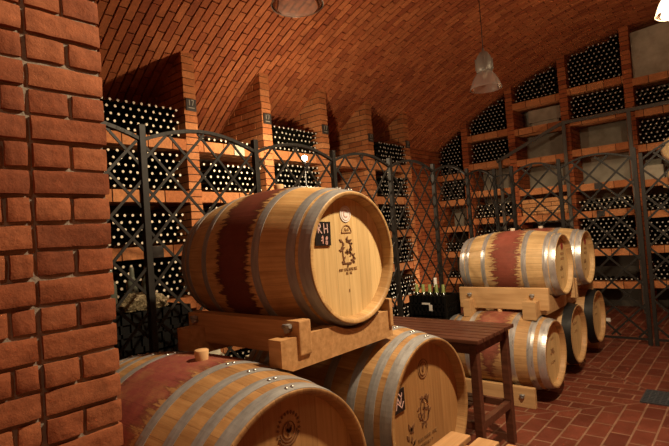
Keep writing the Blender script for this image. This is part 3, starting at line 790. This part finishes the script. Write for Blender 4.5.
def fill(wall, u0, u1, z0, z1, bay, level, rows=99, ztop=None, cols=None):
    global cur_cap, cur_out
    n = int((u1 - u0 - .006) / (2 * BR)); pad = (u1 - u0 - n * 2 * BR) / 2
    for r_ in range(rows):
        z = z0 + BR + r_ * BR * 1.735
        if z + BR > z1: break
        off = (r_ % 2) * BR
        for k in range(n - (r_ % 2)):
            u = u0 + pad + BR + off + k * 2 * BR
            if ztop and z + BR > ztop(u) - .03: continue
            if cols and not cols(k, r_): continue
            j = rng.uniform(-.014, .014); jz = rng.uniform(-.0012, .0012)
            if rng.random() < .012 and r_ > 2: continue
            # neck tips sit close to the rack front
            P = (XL - .125 + j + cur_out, u, z + jz) if wall == 'L' else (u, YE + .125 + j, z + jz)
            lab = f"bottle {ordn[min(k, 13)]} from left, {ordn[min(r_, 13)]} row up, {level} of {bay}"
            spots.append((P, wall, lab, cur_cap))
baynames = ['bay behind the pillar', 'first bay past the pillar', 'second bay past the pillar', 'third bay past the pillar', 'fourth bay past the pillar', 'fifth bay past the pillar', 'sixth bay past the pillar', 'last bay past the pillar']
lev = ['top level', 'second level', 'third level', 'fourth level', 'fifth level', 'lowest level']
for n, (y0, y1) in enumerate(LB_BAYS):
    if n == 0: continue
    cur_cap = 'C' if n < 3 else 'G'; cur_out = .07 if n == 5 else 0.0
    fill('L', y0, y1, SL[0] + ST / 2, SL[0] + ST / 2 + (.37 if n in (1, 3, 5) else .10 if n == 2 else 0), baynames[n], lev[0])
    for k in range(1, 5):
        if n == 4 and k == 1: continue
        fill('L', y0, y1, SL[k] + ST / 2, SL[k - 1] - ST / 2 - .006, baynames[n], lev[k], rows=(6 if (n + k) % 3 else 5))
    fill('L', y0, y1, 0.0, SL[4] - ST / 2 - .006, baynames[n], lev[5])
# first bay's free end behind the pillar is bounded by its own piers; end racks
en = ['corner bay of end wall', 'first bay of end wall', 'second bay of end wall', 'third bay of end wall', 'fourth bay of end wall']
EF = {0: {0: 99, 1: 99, 2: 0, 3: 3, 4: 2, 5: 3}, 1: {0: 99, 1: 99, 2: 0, 3: 4, 4: 5, 5: 5, 6: 4}, 2: {0: 99, 1: 0, 2: 0, 3: 0, 4: 0, 5: 3, 6: 2, 7: 0},
      3: {0: 99, 1: 99, 2: 0, 3: 0, 4: 3, 5: 99, 6: 1, 7: 0}, 4: {0: 0, 1: 99, 2: 99, 3: 0, 4: 4, 5: 99, 6: 5, 7: 0}}
for n, (x0, x1) in enumerate(E_BAYS):
    for lv_, rows in EF[n].items():
        if rows == 0: continue
        cur_cap = 'C' if (n, lv_) in ((3, 4), (1, 3)) else 'G'
        sh = E_SH[n]; zb = sh[lv_] + ST / 2 if lv_ < len(sh) else 0.0
        zt = sh[lv_ - 1] - ST / 2 - .006 if lv_ > 0 else 9
        fill('E', x0, x1, zb, zt, en[n], (lev + ['sixth level', 'seventh level'])[lv_] if lv_ < 6 else 'lowest level', rows, vz if lv_ == 0 else None)
# the 300 that show largest stay individuals; the rest is one mass
occl = [(-1.292, 1.614, FL - .094, .279, .34, .90), (-1.125, 1.036, FL - .84, .368, .42, 1.025), (-1.18, 1.99, FL - .857, .335, .395, 1.0), (-1.384, 4.93, FL - .413, .285, .347, .95), (-1.385, 5.8, FL - .416, .285, .347, .95),
        (-1.371, 4.424, FL - 1.15, .285, .347, .95), (-1.4, 5.28, FL - 1.148, .285, .347, .95)]
def seen(P, wall):
    tip = Vector(P) + (Vector((.1, 0, 0)) if wall == 'L' else Vector((0, -.1, 0)))
    q = project(tip)
    if not q or not (2 < q[0] < 667 and 2 < q[1] < 444): return False
    if q[0] < 106 + 22 * q[1] / 446: return False
    if 180 < q[0] < 300 and 318 < q[1] < 352: return False
    if q[0] < 182 and q[1] > 306 and q[0] > 100 and tip.z < FL - .52: return False
    d = tip - CAM
    for (hx_, y, z, rh, rb, L) in occl:
        for k in range(40):
            p = CAM + d * (.1 + .9 * k / 40); tt = hx_ - p.x
            if 0 <= tt <= L and math.hypot(p.y - y, p.z - z) < rb - (rb - rh) * (2 * tt / L - 1) ** 2: return False
    # piers of the left racks hide what lies behind them
    if wall == 'L':
        for i in range(-1, 5):
            yc = FY0 + i * FP
            for yy in (yc - TH / 2, yc + TH / 2):
                f = yy / tip.y if tip.y else 0
                if 0 < f < 1 and tip.x * f < XL: return False
    else:
        for yy in [FY0 + i * FP - TH / 2 for i in range(3, 5)]:
            f = yy / tip.y
            if tip.x * f < XL: return False
    return True
ranked = sorted(range(len(spots)), key=lambda i: (0 if seen(spots[i][0], spots[i][1]) else 1, (Vector(spots[i][0]) - CAM).length))
single = set(ranked[:300])
mass = MB()
used = {}
for i, (P, wall, lab, bay) in enumerate(spots):
    if i in single:
        o = bpy.data.objects.new('wine_bottle', ME_L if bay == 'C' else ME_E); COL.objects.link(o); o.location = P
        if wall == 'E': o.rotation_euler = (0, 0, -PI / 2)
        tag(o, lab, 'bottle', 'wine bottles lying in the brick racks')
    else:
        M = Matrix.Translation(P)
        if wall == 'E': M = M @ Matrix.Rotation(-PI / 2, 4, 'Z')
        bottle_geo(mass, M, 8, False, 1 if bay == 'C' else 2)
o = mass.build('wine_bottles', ['bottle_glass', 'capsule_cream', 'capsule_grey'])
tag(o, 'dense rows of dark bottles filling the remaining brick rack compartments', 'bottles', 'wine bottles lying in the brick racks', 'stuff')

# ------------------------------------------------------------------ black crates, bottles and small things
def crate(label, loc, sx, sy, h, mtl='black_plastic', group=None):
    t = thing('bottle_crate', label, 'crate', loc, group); b = MB(); w = .014
    b.box(-sx / 2, sx / 2, -sy / 2, sy / 2, 0, .012)
    for s in (-1, 1):
        b.box(-sx / 2 + .01, sx / 2 - .01, s * (sy / 2 - .02) - .003, s * (sy / 2 - .02) + .003, .01, h * .86); b.box(s * (sx / 2 - .02) - .003, s * (sx / 2 - .02) + .003, -sy / 2 + .01, sy / 2 - .01, .01, h * .86)
    for s in (-1, 1):
        # walls with open slots, built from rails and uprights
        for (z0, z1) in ((0, .05), (h * .45, h * .55), (h - .07, h)):
            b.box(-sx / 2, sx / 2, s * sy / 2 - (w if s > 0 else 0), s * sy / 2 + (0 if s > 0 else w), z0, z1)
            b.box(s * sx / 2 - (w if s > 0 else 0), s * sx / 2 + (0 if s > 0 else w), -sy / 2, sy / 2, z0, z1)
        n = 9
        for k in range(n + 1):
            u = -sx / 2 + sx * k / n; b.box(u - .007, u + .007, s * sy / 2 - (w if s > 0 else 0), s * sy / 2 + (0 if s > 0 else w), 0, h)
            u = -sy / 2 + sy * k / n; b.box(s * sx / 2 - (w if s > 0 else 0), s * sx / 2 + (0 if s > 0 else w), u - .007, u + .007, 0, h)
    b.build('basket', mtl, t); return t
def bottle_up(label, loc, glassm, capm, group=None, h=.30):
    t = thing('wine_bottle', label, 'bottle', loc, group); b = MB()
    b.lathe([(0, .03), (.004, .037), (.18, .037), (.205, .032), (.225, .018), (.24, .0145), (.29, .0145)], 16, 'Z', cap0=True); b.build('bottle_body', glassm, t)
    b = MB(); b.lathe([(.222, .021), (.235, .0165), (.296, .0158), (.30, .013)], 16, 'Z', cap1=True); b.build('capsule', capm, t); return t
cxy = (-2.515, 4.40)
crate('black plastic crate holding green-necked bottles, topmost of the stack behind the table', (*cxy, .69), .40, .30, .205)
crate('black plastic crate in the stack behind the table, under the topmost one', (*cxy, .35), .40, .30, .338)
crate('black plastic crate at the bottom of the stack behind the table', (*cxy, .02), .40, .30, .328)
b = MB(); b.bevbox(-.22, .22, -.16, .16, 0, .02, .003); o = b.build('floor_board', 'table_wood', None, (*cxy, 0)); tag(o, 'flat dark board on the floor under the crate stack behind the table', 'board')
for k in range(5):
    bottle_up(f'green-capped bottle standing in the black crate, {ordn[k]} from left in the row', (cxy[0] - .15 + k * .075, cxy[1] - .08, .703), 'bottle_glass', 'green_capsule', 'green-capped bottles in the crate')
bottle_up('taller dark bottle with a white cap band at the back of the black crate', (cxy[0] - .01, cxy[1] + .06, .703), 'bottle_glass', 'label_white').scale = (1, 1, 1.17)
b = MB(); b.box(.02, .055, -.155, -.151, .06, .12); b.box(-.06, .03, -.155, -.151, .12, .138); o = b.build('crate_label', 'label_white', None, (*cxy, .61))
o.parent = [q for q in COL.objects if q.name.startswith('bottle_crate')][0]; o.location = (0, 0, 0); o.name = 'label_sticker'
# stack by the left racks
lx = (-3.32, 1.66)
for k in range(4):
    crate(['black slotted crate at the bottom of the stack behind the fence, by the pillar', 'black slotted crate, second up in the stack behind the fence by the pillar', 'black slotted crate, third up in the stack behind the fence by the pillar', 'black slotted crate on top of the stack behind the fence by the pillar'][k], (lx[0], lx[1], k * .285), .30, .66, .283)
for k, dy in enumerate((-.17, -.03, .07)):
    bottle_up(['first clear bottle from the pillar on the black crates, wrapped in foil', 'middle clear bottle on the black crates, behind the foil', 'farthest clear bottle from the pillar on the black crates'][k], (lx[0] + .02 * k, lx[1] + dy, 1.14), 'glass_clear', 'glass_clear')
from mathutils import noise as mn
bm = bmesh.new(); bmesh.ops.create_icosphere(bm, subdivisions=4, radius=1)
for v in bm.verts:
    d = v.co.normalized(); n = 1 + .28 * mn.noise(d * 3.1) + .16 * mn.noise(d * 8)
    v.co = Vector((d.x * .09, d.y * .17, max(d.z, -.35) * .085)) * n
zmin = min(v.co.z for v in bm.verts)
for v in bm.verts: v.co.z -= zmin
b = MB(); b.frombm(bm); bm.free(); o = b.build('crumpled_foil', 'foil', None, (lx[0] + .13, lx[1] + .02, 1.14)); o.location.x = lx[0] + .06; tag(o, 'crumpled gold foil lying on the black crates by the pillar', 'foil')
crate('low black crate standing beside the tall crate stack, white sack on it', (-3.16, 2.19, 0), .34, .34, .283)
crate('black crate in the short stack beside the tall one, second up', (-3.16, 2.19, .285), .34, .34, .283)
bm = bmesh.new(); bmesh.ops.create_icosphere(bm, subdivisions=4, radius=1)
for v in bm.verts:
    d = v.co.normalized(); n = 1 + .16 * mn.noise(d * 2.3 + Vector((4, 1, 2)))
    k = .75 if d.z > .2 else 1
    v.co = Vector((d.x * .11 * k, d.y * .10 * k, max(d.z, -.55) * .20)) * n
zmin = min(v.co.z for v in bm.verts)
for v in bm.verts: v.co.z -= zmin
b = MB(); b.frombm(bm, 0, None, True); bm.free(); o = b.build('cloth_sack', 'sack', None, (-3.16, 2.13, .57)); tag(o, 'cream cloth sack on the short crate stack behind the fence', 'sack')
# bundle of pale boards standing behind the lower barrels
for k in range(3):
    b = MB(); b.bevbox(-.03, .03, -.05, .05, 0, .86 - .015 * k, .006); o = b.build('cream_board', 'cream_board', None, (-2.395 + .068 * k, 1.93, 0))
    tag(o, ['pale board standing upright behind the lower barrels, left one of three', 'pale board standing upright behind the lower barrels, middle one of three', 'pale board standing upright behind the lower barrels, right one of three'][k], 'board', 'pale boards behind the barrels')
# casks on the end racks at the right edge
def small_cask(label, loc, R, L):
    t = thing('small_cask', label, 'cask', loc); b = MB(); n = 12
    b.lathe([(-L / 2 + .012, R * .80)] + [(-L / 2 + L * i / n, R * (.84 + .16 * math.sin(PI * i / n))) for i in range(n + 1)] + [(L / 2 - .012, R * .80)], 40, 'Y'); b.build('staves', 'pine', t, (0, 0, R))
    for s in (-1, 1):
        b = MB(); b.lathe([(s * (L / 2 - .014) - .004, R * .82), (s * (L / 2 - .014) + .004, R * .82)], 40, 'Y', cap0=True, cap1=True, smooth=False); b.build('head', 'head_oak', t, (0, 0, R))
    for s in (-.36, .36):
        b = MB(); rr_ = R * (.84 + .16 * math.cos(PI * s)) + .002; b.lathe([(s * L - .012, rr_ - .003), (s * L - .012, rr_), (s * L + .012, rr_), (s * L + .012, rr_ - .003)], 40, 'Y'); b.build('hoop', 'hoop_steel', t, (0, 0, R))
t = thing('cask_bracket', 'pine plank bracket holding two small casks at the right edge', 'bracket', (-.76, 8.80, .41 + FL))
b = MB(); b.bevbox(-.21, .26, -.17, .185, -.03, 0, .004); b.build('plank', 'pine', t)
b = MB(); b.bevbox(.30, .34, -.17, .185, -.6, 1.2, .004); b.bevbox(.26, .31, -.17, .185, -.03, 0, .003); b.build('upright', 'pine', t)
small_cask('lower one of the two small pale casks at the right edge of the view', (-.755, 8.80, .41 + FL), .165, .32)
small_cask('upper one of the two small pale casks at the right edge of the view', (-.775, 8.80, .742 + FL), .205, .33)
b = MB(); x0 = E_BAYS[4][0]; b.bevbox(0, .26, 0, .22, 0, .22, .008); o = b.build('storage_box', 'plaster', None, (x0 + .04, YE + .06, E_SH[4][3] + ST / 2)); tag(o, 'grey box on the end rack shelf beside the lower small cask', 'box')
# white slip of paper on the lowest rack
b = MB(); b.bevbox(-.06, .06, -.01, .01, 0, .05, .003); o = b.build('price_card', 'label_white', None, (-1.77, 8.12, 0.0)); tag(o, 'small white card standing on the floor behind the end fence', 'card')
# drain mat
b = MB(); n = 9
b.box(-.18, .18, -.17, .17, 0, .006)
for k in range(n):
    u = -.165 + .33 * k / (n - 1); b.box(-.178, .178, u - .008, u + .008, .006, .014); b.box(u * 1.05 - .006, u * 1.05 + .006, -.168, .168, .006, .013)
o = b.build('drain_grate', 'mat_metal', None, (-.64, 4.83, 0)); tag(o, 'dark metal drain grate set in the tile floor at right', 'grate')

# ------------------------------------------------------------------ pendant lamps
def pendant(label, x, y, zrim, bulb, R=.18, gl='lamp_glass'):
    t = thing('pendant_lamp', label, 'lamp', (x, y, zrim), 'glass pendant lamps')
    b = MB(); b.lathe([(0, R), (.004, R + .003), (.03, R * .965), (.09, R * .85), (.15, R * .68), (.195, R * .47), (.205, R * .40)], 40, 'Z'); b.build('glass_shade', gl, t)
    b = MB(); b.tube([(R * math.cos(2 * PI * k / 40), R * math.sin(2 * PI * k / 40), .001) for k in range(40)], .004, 8, closed=True); b.build('shade_rim', 'lamp_glass', t)
    b = MB(); b.lathe([(.195, R * .46), (.20, R * .50), (.235, R * .55), (.31, R * .53), (.38, R * .44), (.43, R * .27), (.45, .016), (.485, .012)], 28, 'Z', cap0=True, cap1=True)
    for k in range(4):
        M = Matrix.Rotation(2 * PI * k / 4 + .5, 4, 'Z'); b.box(R * .40, R * .57, -.004, .004, .225, .36, 0, M)
    b.build('lamp_cap', 'lamp_metal', t)
    b = MB(); b.lathe([(.13, .0), (.134, .018), (.155, .030), (.18, .028), (.20, .02), (.22, .02)], 20, 'Z', cap1=True); b.build('bulb', bulb, t)
    zc = vz(x) - zrim
    b = MB(); b.tube([(0, 0, .48), (.002, 0, .7), (0, 0, zc + .01)], .005, 8); b.build('cord', 'cord_black', t)
    b = MB(); b.lathe([(zc - .045, .02), (zc - .04, .05), (zc + .012, .052)], 20, 'Z', cap0=True); b.build('ceiling_rose', 'lamp_metal', t)
    return t
ZR = 1.617 + FL
pendant('unlit glass pendant lamp at the top, its rim cut by the frame', -2.272, 2.412, ZR, 'bulb_off')
pendant('unlit glass pendant lamp hanging whole over the far barrels', -2.267, 5.544, ZR, 'bulb_off')
pendant('brightly lit pendant lamp at the upper right edge of the view', -.385, 5.54, ZR + .235, 'bulb_on', gl='lamp_glass_lit')
def light(name, typ, loc, power, col, size=.05, **kw):
    ld = bpy.data.lights.new(name, typ); ld.energy = power; ld.color = col; ld.shadow_soft_size = size
    for k, v in kw.items(): setattr(ld, k, v)
    o = bpy.data.objects.new(name, ld); COL.objects.link(o); o.location = loc; return o
WARM = (1.0, .77, .50)
light('corner_fill', 'POINT', (-3.45, 7.45, .42), 60, WARM, .08)  # unseen fill light added to lift the vault in the far left corner
light('lamp_light', 'POINT', (-.385, 5.54, ZR + .235 + .03), 50, WARM, .05)
light('lamp_light', 'SPOT', (-.25, 2.41, ZR + .25), 480, WARM, .06, spot_size=math.radians(172), spot_blend=.12)
light('lamp_light', 'POINT', (.45, -1.0, ZR + .20), 24, WARM, .08)
light('lamp_light', 'POINT', (-3.50, 3.70, (.91) + FL), 68, WARM, .03)

# small glowing lamp behind the left fence
t = thing('spot_lamp', 'small glowing bulb seen through the third left fence panel', 'lamp', (-3.54, 3.70, 0))
zl = .845 + FL
b = MB(); b.tube([(0, 0, 0), (0, 0, zl - .06)], .006, 8); b.build('stand', 'hoop_black', t)
b = MB(); b.lathe([(0, .09), (.012, .09), (.016, .012)], 20, 'Z', cap0=True); b.build('base', 'iron', t)
b = MB(); b.lathe([(zl - .065, .016), (zl - .02, .018)], 12, 'Z', cap0=True, cap1=True); b.build('socket', 'hoop_black', t)
b = MB(); b.lathe([(zl - .02, .012), (zl - .005, .024), (zl + .012, .03), (zl + .03, .024), (zl + .04, 0)], 16, 'Z'); b.build('bulb', 'bulb_on', t)

# ------------------------------------------------------------------ world and view
w = bpy.data.worlds.new('world'); S.world = w; w.use_nodes = True
w.node_tree.nodes['Background'].inputs[0].default_value = (.5, .3, .16, 1); w.node_tree.nodes['Background'].inputs[1].default_value = .02
S.view_settings.view_transform = 'Standard'; S.view_settings.look = 'None'; S.view_settings.gamma = 1; S.view_settings.use_curve_mapping = False
S.view_settings.exposure = 0.07
S.cycles.max_bounces = 8; S.cycles.transparent_max_bounces = 8; S.cycles.use_denoising = True; S.cycles.sample_clamp_indirect = 4
